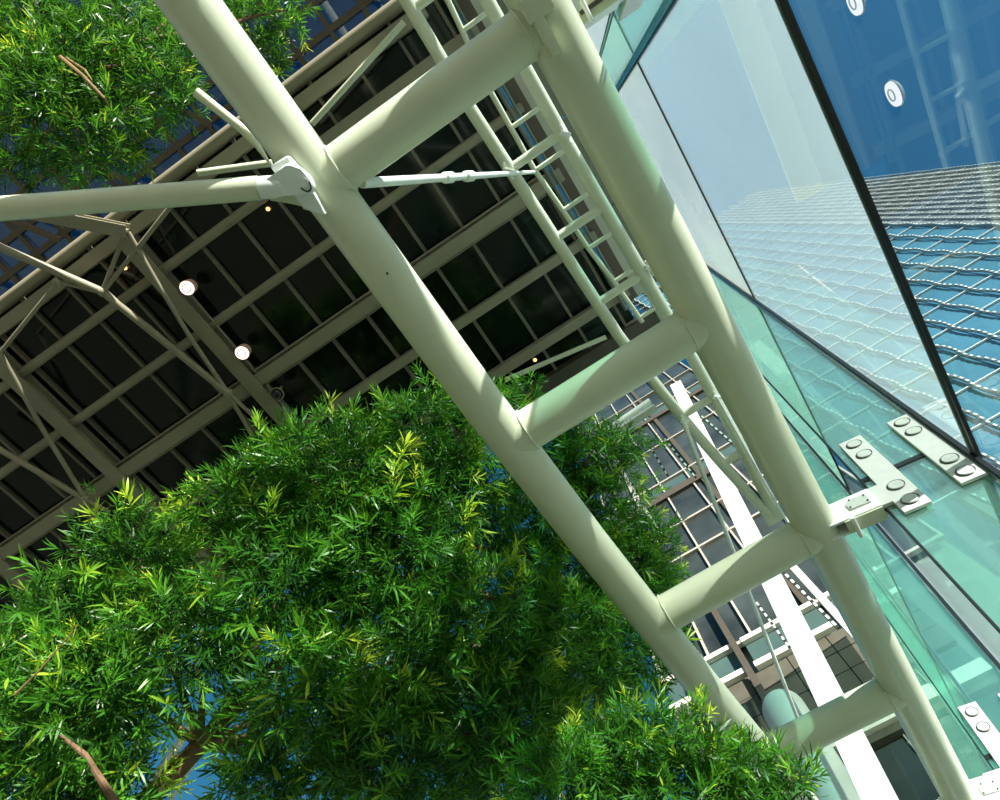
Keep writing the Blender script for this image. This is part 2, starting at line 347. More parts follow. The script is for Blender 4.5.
# thin tension rod to the right of rung 1
t0, t1 = HTp(362, 183, HT-.05), hit(534, 172, Nt, O+Nt*10.6)
rod = empty('tension_rod', t0, 'thin white tension rod with turnbuckle running from the thick tube to the small ladder', 'tension rod')
tube('rod', [t0, t0+(t1-t0)*.52, t1], [.055, .045, .026], MT['cast'], rod, 14)
for k in (.40, .52): 
    c = t0+(t1-t0)*k; d = nrm(t1-t0); tube('turnbuckle', [c-d*.1, c-d*.08, c+d*.08, c+d*.1], [.05, .07, .07, .05], MT['cast'], rod, 14)

# ------------------------------------------------------------------ second and third ladders
H2 = 10.2
t2 = empty('ladder_truss', T(1.2, 1, H2), 'slimmer pale tubular ladder truss seen between the thick rungs, bending inwards at its lower end', 'truss')
tube('chord', [T(a, b, H2) for a, b in [(.74, -6), (.74, -1.3), (.72, .2), (.78, 1.9), (.82, 3.1), (.87, 4.4), (.97, 5.4), (1.09, 6.4), (1.29, 7.7), (1.5, 8.9), (1.62, 9.3)]], .095, MT['white2'], t2, 20)
tube('chord', [T(a, b, H2) for a, b in [(1.66, -6), (1.66, 1.3), (1.70, 3.6), (1.74, 5.6), (1.74, 7.4), (1.68, 9.3)]], .10, MT['white2'], t2, 20)
for b in (-3.7, -2.45, -1.2, 1.24, 2.49, 3.76, 6.38, 7.70):
    aL = np.interp(b, [-6, -1.3, .2, 1.9, 3.1, 4.4, 5.4, 6.4, 7.7], [.74, .74, .72, .78, .82, .87, .97, 1.09, 1.29])
    tube('rung', [T(aL, b, H2), T(1.70, b, H2)], .07, MT['white2'], t2, 16)
bm = BM(); add_box(bm, T(1.62, 9.25, H2), At, Bt, Nt, .34, .4, .16, .03); mesh('end_shoe', bm, MT['white2'], t2)
for x, y in [(508, 171), (565, 134), (650, 268), (684, 421), (716, 397)]:
    k = hit(x, y, Nt, O+Nt*(H2-.08)); bm = BM(); add_box(bm, k, nrm(At+Bt), nrm(At-Bt), Nt, .16, .07, .10, .015)
    add_tube(bm, [k-Bt*.14, k+Bt*.14], .03, 10); mesh('rod_clevis', bm, MT['cast'], t2)
H3 = 11.5
t3 = empty('ladder_truss', T(1.4, 1, H3), 'thinnest pale ladder frame, seen behind the slimmer ladder truss', 'truss')
tube('chord', [T(a, b, H3) for a, b in [(1.36, -5), (1.34, -1.2), (1.2, .2), (1.17, 1.6), (1.24, 2.5), (1.28, 3.2), (1.38, 4.0), (1.46, 5.0)]], .045, MT['white2'], t3, 12)
tube('chord', [T(1.80, b, H3) for b in (-5, 0, 5.2)], .045, MT['white2'], t3, 12)
for b in (-3.2, -2.1, -.74, .84, 1.62, 2.44, 3.25, 4.03, 4.9):
    aL = np.interp(b, [-5, -1.2, .2, 1.6, 2.5, 3.2, 4, 5], [1.36, 1.34, 1.2, 1.17, 1.24, 1.28, 1.38, 1.46]); tube('rung', [T(aL, b, H3), T(1.80, b, H3)], .04, MT['white2'], t3, 10)
# services behind ladders
for k, (a, w) in enumerate([(1.62, .05), (1.74, .035)]):
    tag(tube('service_pipe', [T(a, -4, HR-.4), T(a, 5.8, HR-.4)], w, MT['tdark'], None, 10), ['wider dark service pipe', 'thinner dark service pipe'][k]+' glimpsed behind the slim ladder', 'pipe')
# long tension rods bottom
for (p, d0, q, d1, r, lb) in [((683, 421), 11.4, (799, 722), 15.0, .04, 'long thin white rod slanting down from the small ladder past the white column'),
                              ((716, 396), 11.2, (788, 524), 12.4, .022, 'thin white rod running close beside the right thick tube'),
                              ((566, 138), 9.5, (660, 302), 10.6, .014, 'hair-thin bright rod between two clevises next to the right thick tube')]:
    tag(tube('tension_rod', [P(*p, d0), P(*q, d1)], r, MT['cast'], None, 10), lb, 'tension rod')

# ------------------------------------------------------------------ glass wall
QF = P(866, 487, 9.2); XF = QF[0]; XW = XF+1.28; YF = [-1.45, 5.83, 12.7, 18.6]; ZJ = [4.0, 9.78, 20.55, 31.0]
wall = empty('wall_right', (XW, 5, 0), kind='structure')
ys = [-8.7] + YF + [25.0]
for i in range(5):
    zs = [0.0] + ZJ if i == 1 else [0.0, 4.0, 9.78, 14.5, 20.55, 31.0]
    for j in range(len(zs)-1):
        mt = 'clear' if j <= 1 else ('hazy' if j == 2 else 'milky')
        if i >= 2: mt = 'teal' if (j >= 4 and i != 3) else 'clear'
        if i == 0: mt = 'milky' if j >= 4 else 'clear'
        y0, y1, z0, z1 = ys[i]+.04, ys[i+1]-.04, zs[j]+.02, zs[j+1]-.02
        bm = BM(); add_box(bm, (XW, (y0+y1)/2, (z0+z1)/2), X, Y, Z, .02, y1-y0, z1-z0); mesh('pane', bm, MT[mt], wall, smooth=False)
for z, w in zip(ZJ, (.05, .11, .06, .1)):
    bar('joint_seal', (XW-.02, ys[0], z), (XW-.02, ys[-1], z), .05, w, MT['gasket'], wall)
    if w > .1: bar('joint_edge', (XW-.05, ys[0], z+.07), (XW-.05, ys[-1], z+.07), .03, .04, MT['tdark'], wall)
for y in YF:
    bm = BM(); add_box(bm, (XW-.05, y, 15.5), X, Y, Z, .10, .16, 31); mesh('mullion', bm, MT['rail'], wall, smooth=False)
    bm = BM(); add_box(bm, (XW-.06, y-.11, 15.5), X, Y, Z, .06, .05, 31); add_box(bm, (XW-.06, y+.11, 15.5), X, Y, Z, .06, .05, 31); mesh('mullion_gasket', bm, MT['gasket'], wall, smooth=False)

FL = ['green glass fin crossing behind the two white splice plates at right', 'green glass fin at top centre beside the pale bracket', 'green glass fin in the lower right corner with a plate cut by the frame', 'farthest green glass fin, a sliver beside the lower part of the right tube']
BL = ['white steel bracket tying the plated glass fin to the right thick tube', 'pale grooved bracket at the top edge holding the top glass fin', 'white bracket at the bottom right corner beside the tube']
def cap(parent, c, r=.105):
    bm = BM(); d = -Y
    add_tube(bm, [V(c)+V(d)*.018, V(c)+V(d)*.03, V(c)+V(d)*.036], [r, r*.97, r*.9], 28)
    o = mesh('bolt_cap', bm, MT['cap'], parent); return o
def ring(c, r, parent):
    bm = BM(); add_tube(bm, disc_pts(V(c)-V(Y)*.022, X, Z, r, 28)+[V(c)-V(Y)*.022+V(X)*r], .007, 6, caps=False); mesh('cap_groove', bm, MT['gasket'], parent)
def plate(fin, x0, x1, z0, z1, y, arm=None):
    for sgn in (-1, 1):
        yy = y+sgn*.06
        pts = [(x0, z0), (x1, z0), (x1, z1), (x0, z1)]
        if arm: pts = [(x0, z0), (x1, z0), (x1, z1), (x0, z1), (x0, arm[2]), (arm[0], arm[2]), (arm[0], arm[1]), (x0, arm[1])]
        bm = BM(); add_prism(bm, [(px_, yy, pz_) for px_, pz_ in pts], Y, .05, .004); pl = mesh('splice_plate', bm, MT['plate'], fin, smooth=False)
        if sgn == -1:
            xm = (x0+x1)/2; h = z1-z0
            for f in (.09, .27, .74, .91):
                c = (xm, yy-.012, z0+h*f); ring(c, .108, pl); cap(pl, c, .098)
fins = []
for i, (y, k) in enumerate([(5.83, 0), (-1.45, 1), (12.7, 2), (18.6, 3)]):
    f = empty('glass_fin', (XF+.6, y, 0), FL[k], 'glass fin')
    zj = {1: 11.3, 2: 11.35}.get(k, 10.38)
    for z0, z1 in ((0.0, zj-.03), (zj+.03, 31)):
        bm = BM(); add_box(bm, ((XF+XW-.12)/2, y, (z0+z1)/2), X, Y, Z, XW-.12-XF, .05, z1-z0); mesh('glass_blade', bm, MT['fin'], f, smooth=False)
    bar('splice_joint', (XF, y, zj), (XW-.12, y, zj), .08, .09, MT['gasket'], f)
    bm = BM(); add_box(bm, (XF-.012, y-.028, 15.5), X, Y, Z, .02, .014, 31); add_box(bm, (XF-.012, y+.028, 15.5), X, Y, Z, .02, .014, 31); mesh('edge_seal', bm, MT['gasket'], f, smooth=False)
    fins.append(f)
    if k in (0, 1, 2):
        dz = zj-10.38
        plate(f, XF+.10, XF+.44, 9.32+dz, 11.46+dz, y, arm=(XF-.22, 9.62+dz, 10.08+dz))
        plate(f, XF+.85, XF+1.165, 9.42+dz, 11.46+dz, y)
for k, (y, zb) in enumerate([(5.83, 9.82), (-1.45, 10.77), (12.7, 10.75)]):
    # bracket from the chord (x about .6) to the fin arm
    br = empty('fin_bracket', (XF-.5, y, zb), BL[k], 'bracket')
    for s in (-1, 1):
        bm = BM(); add_box(bm, (XF-.42, y+s*.10, zb), X, Y, Z, .74, .035, .46, .012); mesh('cheek_plate', bm, MT['cast'], br)
    bm = BM(); add_box(bm, (XF-.30, y, zb-.24), X, Y, Z, .5, .2, .03, .008); mesh('flange', bm, MT['white'], br)
    bm = BM(); add_box(bm, (XF-.30, y, zb+.24), X, Y, Z, .5, .2, .03, .008); mesh('flange', bm, MT['white'], br)
    bm = BM(); add_prism(bm, [(XF-.40, y-.13, zb-.10), (XF-.12, y-.13, zb-.10), (XF-.12, y-.13, zb+.10), (XF-.34, y-.13, zb+.12), (XF-.42, y-.13, zb+.04)], Y, .03, .006); cv = mesh('cover_plate', bm, MT['cap'], br)
    for dx, dz in ((-.38, -.07), (-.15, -.07), (-.15, .07), (-.34, .09)):
        bm = BM(); add_tube(bm, [(XF+dx, y-.14, zb+dz), (XF+dx, y-.16, zb+dz)], .012, 8); mesh('screw', bm, MT['gasket'], cv)
    if k == 1:
        bm = BM(); add_box(bm, (XF-.70, y, 9.75), X, Y, Z, .22, .16, 1.9, .02); mesh('riser', bm, MT['white'], br)
        bm = BM(); add_box(bm, (XF-.28, y, zb-.275), X, Y, Z, .5, .05, .04, .01); mesh('slot_cover', bm, MT['brown'], br)
    tube('hinge_pin', [(XF-.45, y-.16, zb-.3), (XF-.45, y+.16, zb-.3)], .03, MT['cast'], br, 10)
    bm = BM(); add_box(bm, (XF-.25, y, zb), X, Y, Z, .4, .14, .3); mesh('inner_block', bm, MT['brown'], br, smooth=False)

# two lamp reflections, added as glowing discs on the outside of the clear pane
for (x, y, lb) in [(892, 95, 'round white lamp reflection in the deep blue pane, an added glowing disc'), (853, 3, 'round white lamp reflection at the top edge in the deep blue pane, an added glowing disc')]:
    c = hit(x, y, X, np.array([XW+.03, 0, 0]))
    t = empty('lamp_reflection', c, lb, 'lamp')  # housing and lens below only shape the added reflection disc
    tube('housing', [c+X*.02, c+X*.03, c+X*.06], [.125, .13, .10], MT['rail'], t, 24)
    tube('lens', [c+X*.0, c+X*.022], [.115, .12], emit('reflection_glow', (1, .95, .96), 1.3), t, 24)
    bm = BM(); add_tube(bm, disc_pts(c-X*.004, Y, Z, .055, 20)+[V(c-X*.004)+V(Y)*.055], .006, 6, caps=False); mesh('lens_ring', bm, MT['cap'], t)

# ------------------------------------------------------------------ quilted tower outside
KT = 1.5
D = nrm(W @ [-40, -152, FPX]); qt = P(950, 300, 60); Nw = nrm(np.cross(D, At)); Dp = nrm(D-At*(D@At))
q_n = (qt-O)@Nw
def TW(u, v, h=0): return O + At*((u-O@At)*KT) + Dp*((v-O@Dp)*KT) + Nw*(q_n+h)
tw = empty('quilted_tower', TW(20, 0)*[1, 1, 0], 'tall quilted glass tower outside behind the right-hand panes', 'building')
us = [10.2+1.68*k for k in range(12)]            # 10.2 .. 28.7
us2 = [28.8+.75*k for k in range(13)]
sgn = 1.0 if Nw@(O-qt) > 0 else -1.0              # towards the camera
vs = [26+3.1*k for k in range(28)]
def quilt(u0, u1, v0, v1, mt, name, dep):
    # pillow panel: raised centre point
    bm = BM(); g = .05
    a = [TW(u0+g, v0+g), TW(u1-g, v0+g), TW(u1-g, v1-g), TW(u0+g, v1-g)]
    c = TW((u0+u1)/2, (v0+v1)/2, sgn*dep); b = [p-Nw*sgn*.25 for p in a]
    va = [bm.verts.new(V(p)) for p in a]; vb = [bm.verts.new(V(p)) for p in b]; vc = bm.verts.new(V(c))
    for i in range(4):
        bm.faces.new((va[i], va[(i+1) % 4], vc)); bm.faces.new((va[i], va[(i+1) % 4], vb[(i+1) % 4], vb[i]))
    bm.faces.new(vb); return mesh(name, bm, MT[mt], tw, smooth=False)
for i in range(len(us)-1):
    for j in range(len(vs)-1):
        if (len(us)-1)*j > 286: break
        quilt(us[i], us[i+1], vs[j], vs[j+1], 'tglass', 'glass_panel', .10)
bm = BM()
for i in range(len(us2)-1):
    for j in range(len(vs)):
        u0, u1 = us2[i]+.06, us2[i+1]-.06; v0 = vs[j]+(0 if i % 2 else 1.5); 
        add_box(bm, TW((u0+u1)/2, v0+1.5, 0), At, Dp, Nw, (u1-u0)*KT, 2.95*KT, .3)
tag(mesh('louvre_field', bm, MT['tlouver'], tw, smooth=False), kind='stuff')
def rib(u, r, amp, name='serrated_rib'):
    pts = []
    for k in range(140):
        v = 20+k*(112-20)/139; ph = (v-vs[0])/3.1
        pts.append(TW(u+amp*math.sin(ph*2*math.pi), v, sgn*.30))
    bm = BM(); add_tube(bm, pts, r, 6); o = mesh(name, bm, MT['tdark'], tw); return o, pts
for i, u in enumerate(us+us2[1:]):
    small = i >= len(us)
    rb, pts = rib(u, .07 if small else .13, .03 if small else .09)
    bm = BM()
    for k in range(200):
        f = k/200*139; i0 = int(f); t_ = f-i0; p = np.array(pts[i0])*(1-t_)+np.array(pts[min(139, i0+1)])*t_
        add_box(bm, p+Nw*sgn*(.09 if small else .15), At, Dp, Nw, .07 if small else .13, .34, .06)
    tag(mesh('rib_teeth', bm, MT['tmull'], rb, smooth=False), kind='stuff')
for j, v in enumerate(vs):
    bar('cross_rail', TW(us[0]-2, v, sgn*.14), TW(us2[-1] if j % 1 == 0 else us[-1], v, sgn*.14), .10, .16, MT['tmull'], tw, Nw)
bm = BM(); add_box(bm, TW(23.8, 62, -sgn*.8), At, Dp, Nw, 27.6*KT, 100*KT, .8); mesh('tower_body', bm, MT['tdark'], tw, smooth=False)

# ------------------------------------------------------------------ office facade in the lower middle
G = nrm(W @ [3, -130, FPX]); Ng = nrm(np.cross(At, G)); Gp = nrm(G-At*(G@At)); qg = P(750, 690, 34.0); KG = 34/24.
if Ng@(O-qg) < 0: Ng = -Ng
gn = (qg-O)@Ng
def F(u, v, h=0): return O + At*((u-O@At)*KG) + Gp*((v-O@Gp)*KG) + Ng*(gn+h)
off = empty('office_building', F(1, 0)*[1, 1, 0], 'sunlit gridded office facade seen through the lower gaps of the big truss', 'building')
U = [-4.2, -2.0, -.05, 1.80, 2.46, 4.3, 6.2, 8.1]
Vv = [25.4, 33.6, 37.0, 41.2, 43.4, 49.9, 56.3, 58.6, 63.6, 71.4, 79, 87]
for j in range(len(Vv)-1):
    for i in range(len(U)-1):
        v0, v1 = Vv[j], Vv[j+1]
        low = (v1-v0) < 3
        bm = BM(); add_box(bm, F((U[i]+U[i+1])/2, (v0+v1)/2, random.uniform(-.02, .02)), At, Gp, Ng, (U[i+1]-U[i]-.08)*KG, (v1-v0-.1)*KG, .06)
        mesh('window_pane', bm, MT['oglass2' if low else 'oglass'], off, smooth=False)
for i, u in enumerate(U):
    thick = abs(u-2.46) < .1
    bar('mullion', F(u, 25.3, .12), F(u, 87, .12), (.30 if thick else .10)*KG, .24, MT['brown' if thick else 'omull'], off, Ng)
for v in Vv:
    beam = v in (41.2, 56.3, 79)
    bar('floor_beam' if beam else 'transom', F(U[0], v, .2 if beam else .13), F(U[-1], v, .2 if beam else .13), (.85 if beam else .18)*KG, .3, MT['brown' if beam else 'omull'], off, Ng)
# lower storey: sill bands, wide windows, stone below
for u0, u1 in ((-4.2, -.9), (-.55, 1.55), (1.85, 2.75), (2.95, 5.4)):
    bm = BM(); add_box(bm, F((u0+u1)/2, 24.55, -.02), At, Gp, Ng, (u1-u0-.1)*KG, 1.45*KG, .06); mesh('window_pane', bm, MT['oglass2'], off, smooth=False)
    bar('sill', F(u0, 25.4, .2), F(u1, 25.4, .2), .36, .3, MT['sill'], off, Ng); bar('sill', F(u0, 23.75, .25), F(u1, 23.75, .25), .40, .35, MT['sill'], off, Ng)
bar('mullion', F(-.72, 18.0, .4), F(-.98, 31, .4), .36, .3, MT['brown'], off, Ng)
nst = 0
for r_ in range(3):
    for c_ in range(6):
        u0 = -4.2+1.6*c_; bm = BM(); add_box(bm, F(u0+.8, 23.1-.95*r_, -.05+random.uniform(-.01, .01)), At, Gp, Ng, 1.56*KG, .91*KG, .3)
        mesh('stone_slab', bm, MT['stone'], off, smooth=False)
for c_ in range(6):
    u0 = -4.2+1.6*c_; bm = BM(); add_box(bm, F(u0+.8, 20.15, -.1), At, Gp, Ng, 1.5*KG, 1.0*KG, .06); mesh('window_pane', bm, MT['oglass2'], off, smooth=False)
    bm = BM(); add_box(bm, F(u0+.8, 16.7, -.1), At, Gp, Ng, 1.5*KG, 3.7*KG, .06); mesh('window_pane', bm, MT['oglass'], off, smooth=False)
    bar('mullion', F(u0, 15, -.02), F(u0, 20.5, -.02), .06, .08, MT['omull'], off, Ng)
bar('sill', F(-4.2, 19.15, .3), F(5.4, 19.15, .3), .75, .5, MT['sill'], off, Ng)
bar('soffit_band', F(-4.2, 18.72, .1), F(5.4, 18.72, .1), .35, .4, MT['stone'], off, Ng)
bm = BM(); add_box(bm, F(1.95, 45, -1.0), At, Gp, Ng, 12.4*KG, 84*KG, 1.2); mesh('core_wall', bm, MT['tdark'], off, smooth=False)
# white column slab (vertical)
yc = 19.8
def onY(x, y, yy=yc): return hit(x, y, Y, np.array([0, yy, 0]))
c0, c1 = onY(761, 583), onY(781, 572); xl, xr = c0[0], onY(843, 693)[0]
bm = BM(); add_box(bm, ((xl+xr)/2, yc+.3, 28), X, Y, Z, xr-xl, .5, 56, .01)
tag(mesh('white_column', bm, MT['render'], None, smooth=False), 'flat white column rising behind the lower rungs of the big truss', 'column')
# round white column with domed top
a0 = hit(785, 712, Ng, F(0, 0, 1.6)); up_ = Gp
bm = BM(); base = a0-up_*8
prof = [(0, .97)]+[(8, .97)]+[(8+.97*math.sin(t), max(.97*math.cos(t), .01)) for t in np.linspace(.15, 1.57, 9)]
add_tube(bm, [base+up_*s for s, _ in prof], [r for _, r in prof], 32)
tag(mesh('round_column', bm, MT['render'], None), 'round white column with a domed top in front of the brown stone facade', 'column')
# pale raking beam and serrated rails near the right chord
tag(bar('raking_beam', P(792, 566, 16), P(885, 668, 13.2), .17, .12, MT['sill'], None, Ng), 'pale flat beam raking down towards the right thick tube', 'beam')
tube('bright_tube', [P(603, 433, 22), P(650, 401, 22)], .11, MT['cast'], off, 14)
bar('beige_beam', P(598, 445, 22.4), P(655, 407, 22.4), .22, .22, MT['paler'], off, Ng)
bar('hanger_bar', P(612, 454, 20), P(640, 502, 18.6), .10, .10, MT['sill'], off, Ng)
bar('hanger_bar', P(644, 508, 18.6), P(662, 534, 18), .08, .08, MT['white2'], off, Ng)
for p, q, d0, d1, lb in [((780, 569), (838, 628), 17, 15, 'serrated rail right of the flat white column'), ((756, 602), (790, 648), 19, 18, 'serrated rail left of the flat white column'),
                 ((701, 416), (738, 448), 22, 21, 'serrated rail seen inside the slim ladder'), ((641, 432), (668, 476), 24, 23, 'serrated rail on the gridded facade'), ((664, 438), (696, 478), 24, 23, 'upper serrated rail on the gridded facade')]:
    a_, b_ = P(*p, d0), P(*q, d1); rr = bar('serrated_rail', a_, b_, .08, .05, MT['roofdark'], off, Ng)
    n = max(8, int(np.linalg.norm(b_-a_)/.22)); bm = BM(); dd = nrm(b_-a_)
    for k in range(n): add_bar(bm, a_+(b_-a_)*(k+.2)/n+Ng*.03, a_+(b_-a_)*(k+.75)/n+Ng*.03, .06, .03, Ng)
    o_ = mesh('rail_teeth', bm, MT['cast'], None, smooth=False); o_.parent = rr; tag(o_, kind='stuff')

# ------------------------------------------------------------------ lamps under the roof
for k, (x, y) in enumerate([(187, 288), (242, 353)]):
    c = Hs(x, y, HR-.55); t = empty('ceiling_lamp', c, ['upper of the two glowing round spotlights under the dark roof', 'lower of the two glowing round spotlights under the dark roof'][k], 'lamp', 'round spotlights on the roof conduit')
    tube('housing', [c+Nt*.26, c+Nt*.22, c+Nt*.02, c], [.08, .15, .165, .165], MT['lampc'], t, 24)
    tube('lens', [c+Nt*.0, c-Nt*.02], [.15, .14], MT['lamp'], t, 24)
    bm = BM(); add_tube(bm, disc_pts(c-Nt*.03, At, Bt, .09, 20)+[V(c-Nt*.03)+V(At)*.09], .012, 6, caps=False); mesh('lens_ring', bm, MT['lampc'], t)
    tube('stem', [c+Nt*.2, c+Nt*.45], .03, MT['roofsteel'], t, 8)
tube('conduit', [Hs(187, 290, HR-.18), Hs(262, 380, HR-.18), Hs(268, 384, HR-.18)], .025, MT['roofsteel'], ceil, 8)
for x, y, lb in [(125, 268, 'tiny amber light behind the lattice struts'), (268, 209, 'tiny amber light just left of the thick tube'), (43, 355, 'tiny amber light near the left edge'), (535, 360, 'tiny warm light near the roof edge above the leaves')]:
    c = Hs(x, y, HR+.02); t = empty('amber_lamp', c, lb, 'lamp')
    bm = BM(); bmesh.ops.create_uvsphere(bm, u_segments=10, v_segments=6, radius=.045, matrix=Matrix.Translation(V(c))); mesh('bulb', bm, MT['amber'], t)
    tube('socket', [c, c+Nt*.09], .035, MT['roofthin'], t, 8)
c = Hs(277, 394, HR-.6); t = empty('globe_camera', c, 'small dark glass globe in a pale ring hanging below the rafter', 'camera')
bm = BM(); bmesh.ops.create_uvsphere(bm, u_segments=20, v_segments=12, radius=.13, matrix=Matrix.Translation(V(c))); mesh('dome', bm, MT['lens'], t)
bm = BM(); add_tube(bm, disc_pts(c, At, Bt, .15, 24)+[V(c)+V(At)*.15], .016, 6, caps=False); mesh('ring', bm, MT['roofsteel'], t)
tube('stem', [c+Nt*.12, c+Nt*.45], .03, MT['roofsteel'], t, 8)
tube('conduit', [Hs(266, 380, HR-.2), Hs(268, 388, HR-.2), Hs(285, 408, HR-.2), Hs(297, 424, HR-.2)], .03, MT['roofsteel'], ceil, 8)

# ------------------------------------------------------------------ trees
def leaf_arrays(base, d, n_, L_, w, curl):
    """vectorised narrow bent leaves -> verts (N,6,3); faces pattern: 4 tris"""
    s = np.cross(d, n_); s /= np.linalg.norm(s, axis=1)[:, None]+1e-9
    L_ = L_[:, None]; w = w[:, None]; curl = curl[:, None]
    p0 = base; m1 = base+d*L_*.38-n_*curl*L_*.08; tip = base+d*L_-n_*curl*L_*.38; m2 = base+d*L_*.72-n_*curl*L_*.2
    return np.stack([p0, m1+s*w*.5, m1-s*w*.5, m2+s*w*.36, m2-s*w*.36, tip], 1)
FACES = np.array([[0, 2, 1], [1, 2, 4], [1, 4, 3], [3, 4, 5]])
def unit(v): return v/(np.linalg.norm(v, axis=1)[:, None]+1e-9)
def make_tree(name, label, clumps, trunk_pts, trunk_r, nleaf_obj, dens, leafL, seed):
    r = np.random.default_rng(seed)
    root = empty(name, trunk_pts[0], label, 'tree')
    tube('trunk', trunk_pts, trunk_r, MT['bark'], root, 14)
    allv = []; allt = []; near = []
    for (cx, cy, rp, d, df) in clumps:
        c = P(cx, cy, d); R = rp*d/FPX
        # branch to the clump
        tp = np.array([np.array(p) for p in trunk_pts]); i0 = int(np.argmin(np.linalg.norm(tp-c, axis=1)+np.maximum(0, tp[:, 2]-c[2]+.4)*3)); b0 = tp[i0]
        mid = (b0+c)/2+r.normal(0, .12*R, 3)-[0, 0, .15*R]
        tube('branch', [b0, mid, c], [.05*R+.02, .035*R+.012, .012], MT['bark'], root, 7)
        N = int(rp*rp*dens*df)
        v = unit(r.normal(size=(N, 3))); rad = r.uniform(0, 1, N)**(1/2.4)
        lump = 1+.18*np.sin(v[:, 0]*5+cx)+.16*np.sin(v[:, 1]*6+cy)+.14*np.sin(v[:, 2]*7)
        pos = c+v*(R*rad*lump)[:, None]*np.array([1.05, 1.05, .92])
        tw = unit(v*0.9+r.normal(0, .45, (N, 3))+np.array([0, 0, .15]))
        nl = 15
        # twigs
        aux = unit(np.cross(tw, unit(r.normal(size=(N, 3))))); aux2 = np.cross(tw, aux)
        k = np.arange(nl); ang = k*2.399; t = (k+.5)/nl
        TL = leafL*r.uniform(.7, 1.3, N)*1.25
        base = pos[:, None, :]+tw[:, None, :]*(t[None, :, None]*TL[:, None, None])
        a_ = ang[None, :]+r.uniform(0, 6.28, (N, 1))
        side = aux[:, None, :]*np.cos(a_)[..., None]+aux2[:, None, :]*np.sin(a_)[..., None]
        open_ = (1.15-.75*t)[None, :, None]
        dd = tw[:, None, :]*(1.0-.35*open_)+side*open_*.8+r.normal(0, .12, (N, nl, 3))
        dd = unit(dd.reshape(-1, 3)); nn = tw[:, None, :]-side*.0+r.normal(0, .25, (N, nl, 3)); nn = nn.reshape(-1, 3); nn = unit(nn-dd*(nn*dd).sum(1)[:, None])
        LL = leafL*r.uniform(.65, 1.2, N*nl)*np.repeat(TL/leafL/1.25, nl); ww = LL*r.uniform(.10, .15, N*nl)
        vv = leaf_arrays(base.reshape(-1, 3), dd, nn, LL, ww, r.uniform(-.2, 1, N*nl))
        tip = np.clip((rad*lump-.66)*2.2, 0, 1)*(.35+.65*(v[:, 2] > -.3))  # crown light and shade put into tint: inner sprays darker, upper outer ones lighter
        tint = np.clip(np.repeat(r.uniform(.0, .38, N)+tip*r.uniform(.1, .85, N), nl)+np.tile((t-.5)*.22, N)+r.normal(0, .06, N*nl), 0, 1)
        allv.append(vv); allt.append(tint)
    vv = np.concatenate(allv); tt = np.concatenate(allt)
    # largest nearest leaves become parts of their own
    depth = (vv[:, 0]-O)@W.T[:, :] if False else ((vv[:, 0]-O)@W[:, 2:3])[:, 0]
    size = np.linalg.norm(vv[:, 5]-vv[:, 0], axis=1)/np.maximum(depth, .1)
    idx = np.argsort(-size)[:nleaf_obj]; keep = np.ones(len(vv), bool); keep[idx] = False
    protos = []
    for q in range(6):
        i = idx[q]; me = bpy.data.meshes.new('leaf'); b = vv[i]-vv[i][0]
        # local frame: x = leaf direction, z = its normal
        ex = nrm(b[5]); ez = nrm(np.cross(b[1]-b[2], ex)); ey = np.cross(ez, ex); l = np.linalg.norm(b[5])
        lb = np.array([[p@ex, p@ey, p@ez] for p in b])/l
        me.from_pydata(lb.tolist(), [], FACES.tolist()); me.materials.append(MT['leaf'])
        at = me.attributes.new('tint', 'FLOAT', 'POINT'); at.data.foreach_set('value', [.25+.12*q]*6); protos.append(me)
    for n, i in enumerate(idx):
        b = vv[i]-vv[i][0]; ex = nrm(b[5]); ez = nrm(np.cross(b[1]-b[2], ex)); ey = np.cross(ez, ex); l = np.linalg.norm(b[5])
        o = bpy.data.objects.new('leaf', protos[n % 6]); COL.objects.link(o); o.parent = root
        loc = vv[i][0]-np.array(trunk_pts[0], float)
        o.matrix_local = Matrix([[ex[j]*l, ey[j]*l, ez[j]*l, loc[j]] for j in range(3)]+[[0, 0, 0, 1]])
    vv = vv[keep]; tt = tt[keep]; n = len(vv)
    me = bpy.data.meshes.new('foliage'); me.vertices.add(n*6); me.vertices.foreach_set('co', vv.reshape(-1))
    fa = (FACES[None]+(np.arange(n)*6)[:, None, None]).reshape(-1)
    me.loops.add(n*12); me.loops.foreach_set('vertex_index', fa.astype(np.int32)); me.polygons.add(n*4); me.polygons.foreach_set('loop_start', np.arange(0, n*12, 3, dtype=np.int32))
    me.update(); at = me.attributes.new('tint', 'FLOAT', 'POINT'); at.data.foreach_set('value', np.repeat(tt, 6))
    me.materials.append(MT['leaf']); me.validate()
    tag(link('foliage', me, root), kind='stuff'); print(name, 'leaves', n)
    return root
DN = 0.088
